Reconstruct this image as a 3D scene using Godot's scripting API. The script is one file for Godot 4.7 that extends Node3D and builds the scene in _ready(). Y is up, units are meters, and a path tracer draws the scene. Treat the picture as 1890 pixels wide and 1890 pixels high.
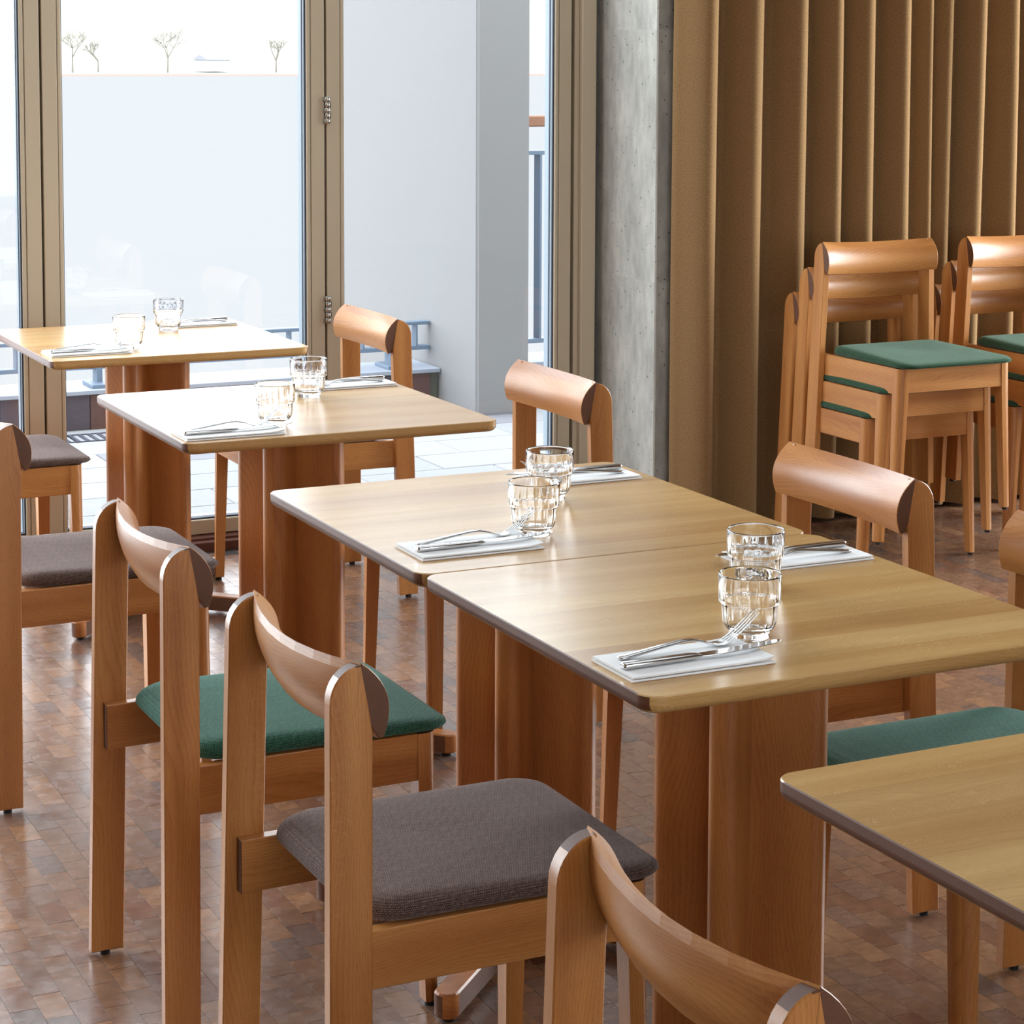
extends Node3D
# A dining room by a lake: a row of oak tables with chairs, stacked chairs in front of a curtain, folding glass doors.
# World axes: x runs along the glass front, z towards the room, y up, metres.

const H_EYE := 1.53
const FOCAL := 4047.48      # focal length and principal point, in pixels of the 1890 x 1890 frame
const PRINCIPAL := Vector2(945.0, 456.22)
const TABLE_H := 0.745
const TABLE_HALF := 0.3485

var rng := RandomNumberGenerator.new()
var used := {}
var M := {}

# ------------------------------------------------------------------ helpers: naming
func numbered(called: String) -> String:
	var n: int = used.get(called, 0)
	used[called] = n + 1
	return called if n == 0 else "%s_%03d" % [called, n]

func thing(called: String, label: String, category: String, at := Vector3.ZERO, turn := 0.0, group := "") -> Node3D:
	var o := Node3D.new()
	o.name = numbered(called)
	add_child(o, true)
	o.position = at
	o.rotation.y = turn
	o.set_meta("label", label)
	o.set_meta("category", category)
	if group != "":
		o.set_meta("group", group)
	return o

func structure(called: String, label := "") -> Node3D:
	var o := Node3D.new()
	o.name = numbered(called)
	add_child(o, true)
	o.set_meta("kind", "structure")
	if label != "":
		o.set_meta("label", label)
	return o

func part(called: String, mesh: Mesh, parent: Node3D, mats: Array = []) -> MeshInstance3D:
	var o := MeshInstance3D.new()
	o.name = called
	o.mesh = mesh
	for i in mats.size():
		if i < mesh.get_surface_count():
			o.set_surface_override_material(i, mats[i])
	parent.add_child(o, true)
	return o

# ------------------------------------------------------------------ helpers: meshes
class MB:
	var p := PackedVector3Array()
	var g := PackedInt32Array()
	func tri(a: Vector3, b: Vector3, c: Vector3, grp := -1) -> void:
		p.push_back(a); p.push_back(b); p.push_back(c); g.push_back(grp)
	func quad(a: Vector3, b: Vector3, c: Vector3, d: Vector3, grp := -1) -> void:
		if a.distance_squared_to(b) > 1e-14 and b.distance_squared_to(c) > 1e-14:
			tri(a, b, c, grp)
		if c.distance_squared_to(d) > 1e-14 and d.distance_squared_to(a) > 1e-14:
			tri(a, c, d, grp)
	# rings of equally many points, joined into a skin; groups: one smoothing group per edge of the ring
	func sweep(rings: Array, groups: Array, closed_ends := true, flat_from := -1) -> void:
		var n: int = rings[0].size()
		for k in rings.size() - 1:
			var a: PackedVector3Array = rings[k]
			var b: PackedVector3Array = rings[k + 1]
			for i in n:
				var j := (i + 1) % n
				var grp: int = groups[i % groups.size()]
				if flat_from >= 0 and (k < flat_from or k >= rings.size() - 1 - flat_from):
					grp = -1
				quad(a[i], a[j], b[j], b[i], grp)
		if closed_ends:
			fan(rings[0], false)
			fan(rings[-1], true)
	func fan(r: PackedVector3Array, turned: bool) -> void:
		var c := Vector3.ZERO
		for q in r:
			c += q
		c /= r.size()
		for i in r.size():
			var j := (i + 1) % r.size()
			if turned:
				tri(c, r[i], r[j])
			else:
				tri(c, r[j], r[i])
	# a box with chamfered edges
	func box(lo: Vector3, hi: Vector3, ch := 0.0) -> void:
		var s := hi - lo
		var ax := s.max_axis_index()
		var b := (ax + 1) % 3
		var d := (ax + 2) % 3
		var rings := []
		var cc := minf(ch, minf(s[b], s[d]) * 0.45)
		var steps := [[lo[ax], cc], [lo[ax] + cc, 0.0], [hi[ax] - cc, 0.0], [hi[ax], cc]] if cc > 0.0 else [[lo[ax], 0.0], [hi[ax], 0.0]]
		for st in steps:
			var i: float = st[1]
			var pts := PackedVector3Array()
			var flat := [[lo[b] + i, lo[d] + maxf(cc, i)], [lo[b] + maxf(cc, i), lo[d] + i], [hi[b] - maxf(cc, i), lo[d] + i], [hi[b] - i, lo[d] + maxf(cc, i)], [hi[b] - i, hi[d] - maxf(cc, i)], [hi[b] - maxf(cc, i), hi[d] - i], [lo[b] + maxf(cc, i), hi[d] - i], [lo[b] + i, hi[d] - maxf(cc, i)]]
			if cc == 0.0:
				flat = [[lo[b], lo[d]], [hi[b], lo[d]], [hi[b], hi[d]], [lo[b], hi[d]]]
			for f in flat:
				var v := Vector3.ZERO
				v[ax] = st[0]; v[b] = f[0]; v[d] = f[1]
				pts.push_back(v)
			rings.push_back(pts)
		sweep(rings, [-1])
	func cylinder(at: Vector3, r: float, h: float, n := 16, ch := 0.0) -> void:
		var rings := []
		for st in [[0.0, ch], [ch, 0.0], [h - ch, 0.0], [h, ch]]:
			var pts := PackedVector3Array()
			for i in n:
				var t := TAU * i / n
				pts.push_back(at + Vector3(cos(t) * (r - st[1]), st[0], sin(t) * (r - st[1])))
			rings.push_back(pts)
		sweep(rings, [1])
	# tube along a path, radius per point
	func tube(path: Array, radii: Array, n := 6) -> void:
		var rings := []
		for k in path.size():
			var dir: Vector3 = (path[mini(k + 1, path.size() - 1)] - path[maxi(k - 1, 0)]).normalized()
			var side := dir.cross(Vector3.UP if absf(dir.y) < 0.9 else Vector3.RIGHT).normalized()
			var up := side.cross(dir)
			var pts := PackedVector3Array()
			for i in n:
				var t := TAU * i / n
				pts.push_back(path[k] + (side * cos(t) + up * sin(t)) * float(radii[k % radii.size()]))
			rings.push_back(pts)
		sweep(rings, [1])
	func move(t: Transform3D) -> void:
		for i in p.size():
			p[i] = t * p[i]
	func add(o: MB) -> void:
		p.append_array(o.p); g.append_array(o.g)
	func volume() -> float:
		var v := 0.0
		for i in range(0, p.size(), 3):
			v += p[i].dot(p[i + 1].cross(p[i + 2]))
		return v
	# one ArrayMesh. grain: axis of the wood fibres (end faces become surface 1), or -1 for one surface.
	# uv: metres to texture; where: offset of the cut in the wood texture
	func mesh(grain := -1, uv := Vector2.ONE, where := Vector2.ZERO) -> ArrayMesh:
		var turned := volume() > 0.0
		var side := SurfaceTool.new()
		var ends := SurfaceTool.new()
		side.begin(Mesh.PRIMITIVE_TRIANGLES)
		ends.begin(Mesh.PRIMITIVE_TRIANGLES)
		var some_ends := false
		var lo := Vector3.INF
		for q in p:
			lo = lo.min(q)
		for i in range(0, p.size(), 3):
			var a := p[i]
			var b := p[i + 1]
			var c := p[i + 2]
			if turned:
				var t := b; b = c; c = t
			var n := (b - a).cross(c - a).abs()
			var ax := n.max_axis_index()
			var st := side
			var u := 0
			var w := 2
			if grain >= 0:
				if ax == grain:
					st = ends; some_ends = true
					u = (grain + 1) % 3; w = (grain + 2) % 3
				else:
					u = grain; w = 3 - grain - ax
			else:
				u = (ax + 1) % 3; w = (ax + 2) % 3
			st.set_smooth_group(g[i / 3])
			for q in [a, b, c]:
				var shift := 0.11 * ax if grain >= 0 else 0.0
				st.set_uv(where + Vector2((q[u] - lo[u]) * uv.x, (q[w] - lo[w] + shift) * uv.y))
				st.add_vertex(q)
		side.generate_normals()
		var m := side.commit()
		if some_ends:
			ends.generate_normals()
			ends.commit(m)
		return m

func inset(poly: PackedVector2Array, c: float) -> PackedVector2Array:
	var out := PackedVector2Array()
	var n := poly.size()
	var area := 0.0
	for i in n:
		area += poly[i].cross(poly[(i + 1) % n])
	var s := 1.0 if area > 0.0 else -1.0
	for i in n:
		var d1 := (poly[i] - poly[(i + n - 1) % n]).normalized()
		var d2 := (poly[(i + 1) % n] - poly[i]).normalized()
		var n1 := Vector2(-d1.y, d1.x) * s
		var n2 := Vector2(-d2.y, d2.x) * s
		out.push_back(poly[i] + (n1 + n2) / maxf(1.0 + n1.dot(n2), 0.4) * c)
	return out

# a polygon given a thickness: place(point, depth) puts it in space; edges chamfered by c
func plate(mb: MB, poly: PackedVector2Array, groups: Array, thick: float, c: float, place: Callable) -> void:
	var small := inset(poly, c)
	var rings := []
	for st in [[small, 0.0], [poly, c], [poly, thick - c], [small, thick]]:
		var pts := PackedVector3Array()
		for q in st[0]:
			pts.push_back(place.call(q, st[1]))
		rings.push_back(pts)
	mb.sweep(rings, groups, true, 1)

# wood: a fresh cut of the oak texture (0.9 m x 0.45 m) for every piece
func wood(mb: MB, grain: int) -> ArrayMesh:
	var lo := Vector3.INF
	var hi := -Vector3.INF
	for q in mb.p:
		lo = lo.min(q); hi = hi.max(q)
	var s := hi - lo
	var across := maxf(s[(grain + 1) % 3], s[(grain + 2) % 3]) + 0.22
	var at := Vector2(rng.randf() * maxf(0.0, 0.9 - s[grain]), rng.randf() * maxf(0.0, 0.45 - across))
	return mb.mesh(grain, Vector2(1.0 / 0.9, 1.0 / 0.45), Vector2(at.x / 0.9, at.y / 0.45))

# ------------------------------------------------------------------ materials
func mat(called: String, color: Color, rough := 0.6, metal := 0.0) -> StandardMaterial3D:
	var m := StandardMaterial3D.new()
	m.resource_name = called
	m.albedo_color = color
	m.roughness = rough
	m.metallic = metal
	M[called] = m
	return m

func noise(seed_: int, freq: float, octaves := 3) -> FastNoiseLite:
	var n := FastNoiseLite.new()
	n.seed = seed_
	n.noise_type = FastNoiseLite.TYPE_SIMPLEX_SMOOTH
	n.frequency = freq
	n.fractal_octaves = octaves
	return n

func picture(w: int, h: int, f: Callable) -> Image:
	var data := PackedByteArray()
	data.resize(w * h * 3)
	var i := 0
	for y in h:
		for x in w:
			var c: Color = f.call(x, y)
			data[i] = clampi(int(c.r * 255.0), 0, 255)
			data[i + 1] = clampi(int(c.g * 255.0), 0, 255)
			data[i + 2] = clampi(int(c.b * 255.0), 0, 255)
			i += 3
	return Image.create_from_data(w, h, false, Image.FORMAT_RGB8, data)

# long grain of oak: growth rings, fibres, pores and the pale flecks of the medullary rays. 0.9 m x 0.45 m
func oak_picture(seed_: int, light: Color, dark: Color, flecks: float, ring: float) -> Image:
	var warp := noise(seed_, 1.0, 2)
	var fibre := noise(seed_ + 1, 1.0, 2)
	var fleck := noise(seed_ + 2, 1.0, 2)
	var w := 1024
	var h := 768
	return picture(w, h, func(x, y):
		var u: float = 0.9 * x / w
		var v: float = 0.45 * y / h
		var bend: float = warp.get_noise_2d(u * 1.9, v * 7.0)
		var t: float = (v + bend * 0.034) * 190.0
		var saw: float = t - floorf(t)
		var late: float = pow(saw, 3.0) * ring
		var fine: float = fibre.get_noise_2d(u * 26.0, v * 1500.0)
		var pore: float = maxf(0.0, fibre.get_noise_2d(u * 40.0 + 300.0, v * 900.0) - 0.33) * (0.4 + late)
		var broad: float = warp.get_noise_2d(u * 1.1 + 50.0, v * 17.0)
		var k: float = clampf(0.34 + late * 0.5 + fine * 0.15 + pore * 1.3 + broad * 0.38, 0.0, 1.0)
		var c: Color = light.lerp(dark, k)
		if flecks > 0.0:
			var zone: float = fleck.get_noise_2d(u * 3.0, v * 12.0)
			var mark: float = absf(fleck.get_noise_2d(u * 95.0 + v * 60.0, v * 60.0))
			if zone > 0.1 and mark < 0.1:
				c = c.lerp(light.lightened(0.16), flecks * minf(1.0, (zone - 0.1) * 6.0) * (1.0 - mark / 0.1))
		return c)

func texture(im: Image) -> ImageTexture:
	return ImageTexture.create_from_image(im)

func oak(called: String, im: Texture2D, tint: Color, rough: float) -> StandardMaterial3D:
	var m := mat(called, tint, rough)
	m.albedo_texture = im
	m.texture_filter = BaseMaterial3D.TEXTURE_FILTER_LINEAR_WITH_MIPMAPS_ANISOTROPIC
	return m

func make_materials() -> void:
	var im1 := texture(oak_picture(11, Color(0.79, 0.575, 0.345), Color(0.58, 0.355, 0.165), 0.3, 0.5))
	var im2 := texture(oak_picture(57, Color(0.80, 0.665, 0.46), Color(0.665, 0.505, 0.31), 0.55, 0.4))
	var im3 := texture(oak_picture(91, Color(0.76, 0.535, 0.305), Color(0.56, 0.325, 0.145), 0.2, 0.5))
	for k in 3:
		oak("chair_oak_%d" % k, [im1, im3, im1][k], [Color(1, 0.97, 0.93), Color(1.0, 0.98, 0.96), Color(0.93, 0.88, 0.83)][k], 0.34)
	oak("pedestal_oak", im3, Color(0.97, 0.92, 0.86), 0.42)
	for k in 4:
		oak("table_oak_%d" % k, im2, [Color(1, 1, 0.98), Color(0.95, 0.93, 0.90), Color(0.98, 0.96, 0.91), Color(0.92, 0.88, 0.83)][k], 0.27)
	# end grain
	var rays := noise(5, 1.0, 2)
	var end_im := texture(picture(512, 512, func(x, y):
		var u: float = 0.9 * x / 512.0
		var v: float = 0.45 * y / 512.0
		var r: float = Vector2(u - 0.3, v + 0.12).length() * 420.0 + rays.get_noise_2d(u * 8.0, v * 8.0) * 1.4
		var k: float = 0.5 + 0.3 * pow(r - floorf(r), 2.0) + 0.3 * rays.get_noise_2d(u * 500.0, v * 500.0)
		return Color(0.50, 0.32, 0.20).lerp(Color(0.34, 0.20, 0.12), k)))
	oak("oak_end", end_im, Color(0.92, 0.9, 0.88), 0.55)
	# end-grain floor blocks: an atlas of 8 x 4 blocks, each with its own pith and tone
	var blot := noise(21, 1.0, 3)
	var tones := []
	var r2 := RandomNumberGenerator.new()
	r2.seed = 4
	for k in 32:
		var t := r2.randf()
		var c := Color(0.535, 0.375, 0.275)
		if t < 0.22:
			c = Color(0.60, 0.415, 0.285)
		elif t < 0.42:
			c = Color(0.50, 0.36, 0.285)
		elif t < 0.52:
			c = Color(0.44, 0.335, 0.285)
		elif t < 0.64:
			c = Color(0.50, 0.325, 0.235)
		tones.append([c, Vector2(r2.randf_range(-30, 126), r2.randf_range(-90, 280)), r2.randf_range(0.16, 0.3), r2.randf() * 90.0])
	var floor_im := texture(picture(768, 768, func(x, y):
		var cell: int = int(x / 96) + int(y / 192) * 8
		var lx: float = x % 96
		var ly: float = y % 192
		var t: Array = tones[cell]
		var d: float = (Vector2(lx, ly) - t[1]).length() * t[2] + blot.get_noise_2d(lx * 0.03 + t[3], ly * 0.03) * 2.0
		var k: float = pow(d - floorf(d), 1.6) * 0.17
		k += blot.get_noise_2d(lx * 0.012 + t[3] * 3.0, ly * 0.018) * 0.14 + blot.get_noise_2d(x * 0.6, y * 0.22) * 0.07
		var c: Color = t[0]
		return c.lightened(0.08).darkened(clampf(0.1 + k * 0.8, 0.0, 0.6))))
	var fl := oak("floor_block", floor_im, Color(1, 1, 1), 0.30)
	fl.metallic_specular = 0.5
	var scuff := NoiseTexture2D.new()
	scuff.width = 512; scuff.height = 512; scuff.seamless = true
	scuff.noise = noise(77, 0.012, 4)
	scuff.color_ramp = Gradient.new()
	scuff.color_ramp.offsets = PackedFloat32Array([0.0, 1.0])
	scuff.color_ramp.colors = PackedColorArray([Color(0.17, 0.17, 0.17), Color(0.34, 0.34, 0.34)])
	fl.roughness = 1.0
	fl.roughness_texture = scuff
	mat("joint_dark", Color(0.13, 0.085, 0.065), 0.9)
	# woven upholstery: 16 x 16 threads, 36 mm
	var rt := RandomNumberGenerator.new()
	rt.seed = 9
	var lively := []
	for k in 256:
		lively.append(rt.randf_range(0.74, 1.12))
	var weave := picture(256, 256, func(x, y):
		var ty: int = int(y / 16)
		var fx: int = (x + (ty % 2) * 8) % 256
		var tx: int = int(fx / 16)
		var a: float = absf((fx % 16) - 7.5) / 8.0
		var b: float = absf((y % 16) - 7.5) / 8.0
		var hgt: float = (1.0 - a * a) * (1.0 - b * b * 0.8)
		var k: float = (0.22 + 0.9 * hgt) * lively[(tx * 16 + ty * 7) % 256]
		return Color(k, k, k))
	var weave_n: Image = weave.duplicate()
	weave_n.convert(Image.FORMAT_RGBA8)
	weave_n.bump_map_to_normal_map(5.0)
	var wt := texture(weave)
	var wn := texture(weave_n)
	for k in [["green_wool", Color(0.30, 0.50, 0.42)], ["brown_wool", Color(0.545, 0.445, 0.41)], ["dark_green_wool", Color(0.25, 0.40, 0.285)]]:
		var m := mat(k[0], k[1], 0.95)
		m.albedo_texture = wt
		m.normal_enabled = true
		m.normal_texture = wn
		m.normal_scale = 0.8
		m.uv1_triplanar = true
		m.uv1_scale = Vector3.ONE / 0.040
		m.rim_enabled = true
		m.rim = 1.0
		m.rim_tint = 0.5
		m.metallic_specular = 0.15
	# curtain: heathered wool
	var cur := mat("curtain_wool", Color(0.60, 0.475, 0.335), 0.95)
	var ct := NoiseTexture2D.new()
	ct.width = 512; ct.height = 512; ct.seamless = true
	ct.noise = noise(31, 0.22, 3)
	ct.color_ramp = Gradient.new()
	ct.color_ramp.offsets = PackedFloat32Array([0.0, 0.5, 1.0])
	ct.color_ramp.colors = PackedColorArray([Color(0.62, 0.60, 0.57), Color(0.92, 0.91, 0.89), Color(1, 1, 1)])
	cur.albedo_texture = ct
	cur.uv1_triplanar = true
	cur.uv1_scale = Vector3(2.4, 1.6, 2.4)
	cur.metallic_specular = 0.1
	cur.rim_enabled = true
	cur.rim = 0.3
	# concrete: formwork face with air pores
	var cn := noise(41, 1.0, 4)
	var cp := noise(43, 1.0, 1)
	var con := texture(picture(768, 768, func(x, y):
		var u: float = x / 768.0
		var v: float = y / 768.0
		var k: float = 0.76 + 0.10 * cn.get_noise_2d(u * 5.0, v * 1.6) + 0.07 * cn.get_noise_2d(u * 22.0, v * 9.0) + 0.05 * cn.get_noise_2d(u * 160.0, v * 160.0)
		var hole: float = cp.get_noise_2d(u * 52.0, v * 40.0)
		if hole > 0.86:
			k *= 0.55
		return Color(k, k * 1.0, k * 0.985)))
	var cm := mat("concrete", Color(0.86, 0.85, 0.82), 0.75)
	cm.albedo_texture = con
	cm.uv1_triplanar = true
	cm.uv1_scale = Vector3(1.25, 1.25, 1.25)
	mat("door_paint", Color(0.735, 0.68, 0.585), 0.45)
	mat("gap_dark", Color(0.16, 0.13, 0.11), 0.8)
	mat("gasket", Color(0.16, 0.20, 0.27), 0.6)
	mat("spacer_metal", Color(0.60, 0.66, 0.70), 0.4)
	mat("threshold_wood", Color(0.36, 0.19, 0.13), 0.5)
	var st := mat("steel", Color(0.80, 0.80, 0.80), 0.16, 1.0)
	st.metallic_specular = 0.5
	mat("hinge_steel", Color(0.70, 0.69, 0.67), 0.22, 1.0)
	mat("rubber", Color(0.05, 0.05, 0.06), 0.7)
	var nap := mat("napkin_paper", Color(0.93, 0.93, 0.93), 0.85)
	nap.metallic_specular = 0.2
	var gl := mat("tumbler_glass", Color(1, 1, 1, 0.0), 0.0)
	gl.transparency = BaseMaterial3D.TRANSPARENCY_ALPHA
	gl.refraction_enabled = true
	gl.refraction_scale = 0.05
	var pane := mat("window_glass", Color(0.96, 0.98, 1.0, 0.02), 0.02)
	pane.transparency = BaseMaterial3D.TRANSPARENCY_ALPHA
	mat("added_opal_pane", Color(0.85, 0.85, 0.85), 0.6)  # pane of the added rooflight, opaque
	# room shell and outside
	mat("plaster", Color(0.60, 0.54, 0.48), 0.9)
	mat("ceiling_boards", Color(0.50, 0.41, 0.33), 0.8)
	mat("render_white", Color(0.55, 0.55, 0.55), 0.9)
	mat("render_grey", Color(0.42, 0.465, 0.49), 0.9)
	mat("paver", Color(0.57, 0.58, 0.59), 0.9)
	mat("paver_pale", Color(0.60, 0.605, 0.61), 0.9)
	mat("paver_damp", Color(0.50, 0.505, 0.53), 0.85)
	mat("soil", Color(0.40, 0.42, 0.36), 1.0)
	mat("plank_brown", Color(0.36, 0.235, 0.21), 0.8)
	mat("plank_slate", Color(0.285, 0.255, 0.30), 0.8)
	mat("plank_tan", Color(0.46, 0.39, 0.34), 0.8)
	mat("cap_metal", Color(0.62, 0.65, 0.70), 0.5)
	mat("rail_metal", Color(0.42, 0.50, 0.58), 0.5)
	mat("handrail_wood", Color(0.60, 0.42, 0.32), 0.6)
	mat("lake", Color(0.475, 0.475, 0.47), 1.0).metallic_specular = 0.0
	mat("shore_grass", Color(0.66, 0.58, 0.54), 1.0)
	mat("hill_wood", Color(0.52, 0.52, 0.47), 1.0)
	mat("far_twigs", Color(0.50, 0.47, 0.43), 1.0)
	mat("far_wall", Color(0.74, 0.74, 0.74), 0.9)
	mat("far_roof", Color(0.56, 0.56, 0.60), 0.9)
	mat("grate_iron", Color(0.22, 0.24, 0.30), 0.6)
	mat("sofit", Color(0.72, 0.72, 0.72), 0.9)

# ------------------------------------------------------------------ things
# Chair: sits at the origin, faces +x; the fronts of the rear legs stand at x = 0 on the floor.
func outer(y: float) -> float:
	return 0.2275 - 0.0318 * y

func chair(label: String, wool: String, oak_: String, at: Vector3, turn: float, group: String) -> Node3D:
	var o := thing("dining_chair", label, "chair", at, turn, group)
	var w := [M[oak_], M.oak_end]
	# rear legs: boards with a rounded top, leaning and splayed
	var poly := PackedVector2Array([Vector2(-0.056, 0.008), Vector2(0.0, 0.008), Vector2(0.0105, 0.70), Vector2(-0.003, 0.784)])
	var groups := [-1, -1, -1]
	var c := Vector2(-0.0035, 0.7385)
	var rx := 0.0415
	for k in 9:
		var t := PI / 2 + PI / 2 * k / 8.0
		if k > 0 or true:
			poly.push_back(c + Vector2(cos(t) * rx, sin(t) * 0.0455))
			groups.append(2)
	groups.append(-1)
	for s in [-1.0, 1.0]:
		var mb := MB.new()
		plate(mb, poly, groups, 0.021, 0.0016, func(q: Vector2, d: float): return Vector3(q.x, q.y, s * (outer(q.y) - d)))
		var leg := part("rear_leg", wood(mb, 1), o, w)
		var gb := MB.new()
		gb.cylinder(Vector3(-0.03, 0.0, s * (outer(0) - 0.0105)), 0.0085, 0.009, 14)
		part("glide", gb.mesh(), leg, [M.rubber])
	# front legs: tapered, the outer front corner rounded
	for s in [-1.0, 1.0]:
		var mb := MB.new()
		var rings := []
		for st in [[0.008, 0.0], [0.0095, 1.0], [0.20, 1.0], [0.362, 1.0], [0.4475, 1.0]]:
			var y: float = st[0]
			var k := clampf(y / 0.362, 0.0, 1.0)
			var size := lerpf(0.0255, 0.034, k)
			var zo := lerpf(0.213, 0.200, clampf(y / 0.4475, 0.0, 1.0))
			var xo := lerpf(0.4045, 0.4045, k)
			var r := size * 0.62
			var e := 0.0015 if st[1] == 0.0 else 0.0
			var pts := PackedVector3Array()
			pts.push_back(Vector3(xo - size + e, y, s * (zo - size + e)))
			pts.push_back(Vector3(xo - e, y, s * (zo - size + e)))
			for i in 7:
				var t := PI / 2 * i / 6.0
				pts.push_back(Vector3(xo - r + cos(t) * (r - e), y, s * (zo - r + sin(t) * (r - e))))
			pts.push_back(Vector3(xo - size + e, y, s * (zo - e)))
			rings.push_back(pts)
		mb.sweep(rings, [-1, -1, 3, 3, 3, 3, 3, 3, -1, -1])
		var leg := part("front_leg", wood(mb, 1), o, w)
		var gb := MB.new()
		gb.cylinder(Vector3(0.391, 0.0, s * 0.200), 0.0085, 0.009, 14)
		part("glide", gb.mesh(), leg, [M.rubber])
	# seat rails: lapped onto the inner faces of the rear legs
	for s in [-1.0, 1.0]:
		var mb := MB.new()
		var side := PackedVector2Array([Vector2(-0.034, 0.367), Vector2(0.375, 0.371), Vector2(0.375, 0.4475), Vector2(-0.034, 0.4425)])
		plate(mb, side, [-1], 0.020, 0.0012, func(q: Vector2, d: float): return Vector3(q.x, q.y, s * (lerpf(0.1935, 0.1985, clampf(q.x / 0.37, 0, 1)) - d)))
		part("side_rail", wood(mb, 0), o, w)
	var fr := MB.new()
	fr.box(Vector3(0.380, 0.376, -0.170), Vector3(0.4025, 0.4475, 0.170), 0.001)
	part("front_rail", wood(fr, 2), o, w)
	# backrest: a lens-shaped board, bent backwards between the legs
	var bm := MB.new()
	var top := Vector2(-0.003, 0.787)
	var low := Vector2(0.021, 0.690)
	var axis := low - top
	var nf := Vector2(-axis.y, axis.x).normalized()
	var prof := PackedVector2Array()
	var pg := []
	for i in 11:
		var s := i / 10.0
		prof.push_back(top + axis * s + nf * (0.020 * 4.0 * s * (1.0 - s) + 0.006 * s))
		pg.append(4 if i < 10 else -1)
	for i in 9:
		var s := 1.0 - i / 9.0
		prof.push_back(top + axis * s - nf * (0.0105 * 4.0 * s * (1.0 - s) + 0.001))
		pg.append(5)
	pg[-1] = -1
	var rings := []
	var half := 0.2025
	for st in [[-1.0, 1.0], [-0.994, 0.0], [-0.85, 0.0], [-0.7, 0.0], [-0.5, 0.0], [-0.25, 0.0], [0.0, 0.0], [0.25, 0.0], [0.5, 0.0], [0.7, 0.0], [0.85, 0.0], [0.994, 0.0], [1.0, 1.0]]:
		var z: float = st[0]
		var sag := -nf * 0.033 * (1.0 - z * z)
		var ring: PackedVector2Array = inset(prof, 0.0011) if st[1] > 0.0 else prof
		var pts := PackedVector3Array()
		for q in ring:
			pts.push_back(Vector3(q.x + sag.x, q.y + sag.y, z * half))
		rings.push_back(pts)
	bm.sweep(rings, pg, true, 1)
	part("backrest", wood(bm, 2), o, w)
	# upholstered seat
	part("seat_cushion", cushion(), o, [M[wool]])
	return o

func round_rect(x0: float, x1: float, hz: float, r0: float, r1: float, y: float, n := 12) -> PackedVector3Array:
	var pts := PackedVector3Array()
	for k in 4:
		var r := r1 if (k == 0 or k == 3) else r0
		var cx := x1 - r if (k == 0 or k == 3) else x0 + r
		var cz := hz - r if k < 2 else -hz + r
		for i in n + 1:
			var t := PI / 2 * (k + float(i) / n)
			pts.push_back(Vector3(cx + cos(t) * r, y, cz + sin(t) * r))
	return pts

func seat_y(x: float, z: float) -> float:
	var u := (x - 0.22) / 0.21
	var v := z / 0.21
	return 0.4745 - 0.011 * smoothstep(0.25, 1.0, u) - 0.007 * exp(-(v * v) * 3.0 - (u + 0.25) * (u + 0.25) * 2.2) - 0.004 * smoothstep(0.6, 1.0, -u) + 0.0035 * v * v

var cushion_mesh: ArrayMesh
func cushion() -> ArrayMesh:
	if cushion_mesh:
		return cushion_mesh
	var mb := MB.new()
	var rings := []
	for st in [[0.030, -1.0, 0.0], [0.012, 0.0, 0.0], [0.0035, 0.12, 0.0], [0.0, 0.32, 0.0], [0.0015, 0.55, 0.0], [0.007, 0.77, 0.0], [0.016, 0.91, 0.0], [0.030, 0.985, 0.0], [0.055, 1.0, 0.0], [0.085, 1.0, 0.0], [0.12, 1.0, 0.0], [0.155, 1.0, 0.0], [0.19, 1.0, 0.0]]:
		var d: float = st[0]
		var r := round_rect(0.006 + d, 0.4345 - d, 0.2115 - d, maxf(0.062 - d, 0.004), maxf(0.05 - d, 0.004), 0.0)
		for i in r.size():
			var base := 0.443 + 0.006 * clampf(r[i].x / 0.4, 0.0, 1.0)
			var t := seat_y(r[i].x, r[i].z)
			r[i].y = base - 0.001 if st[1] < 0.0 else lerpf(base, t, st[1])
			r[i].z *= lerpf(0.885, 0.965, clampf((r[i].x - 0.03) / 0.3, 0.0, 1.0))
		rings.push_back(r)
	mb.sweep(rings, [1])
	cushion_mesh = mb.mesh()
	return cushion_mesh

# Table top: staves running along x, glued side by side; the underside of the rim is rounded in.
func top_y(d: float) -> float:
	if d <= 0.0:
		return TABLE_H
	var t := clampf(d / 0.013, 0.0, 1.0)
	return TABLE_H - 0.0115 - 0.0125 * sqrt(1.0 - (1.0 - t) * (1.0 - t))

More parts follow.
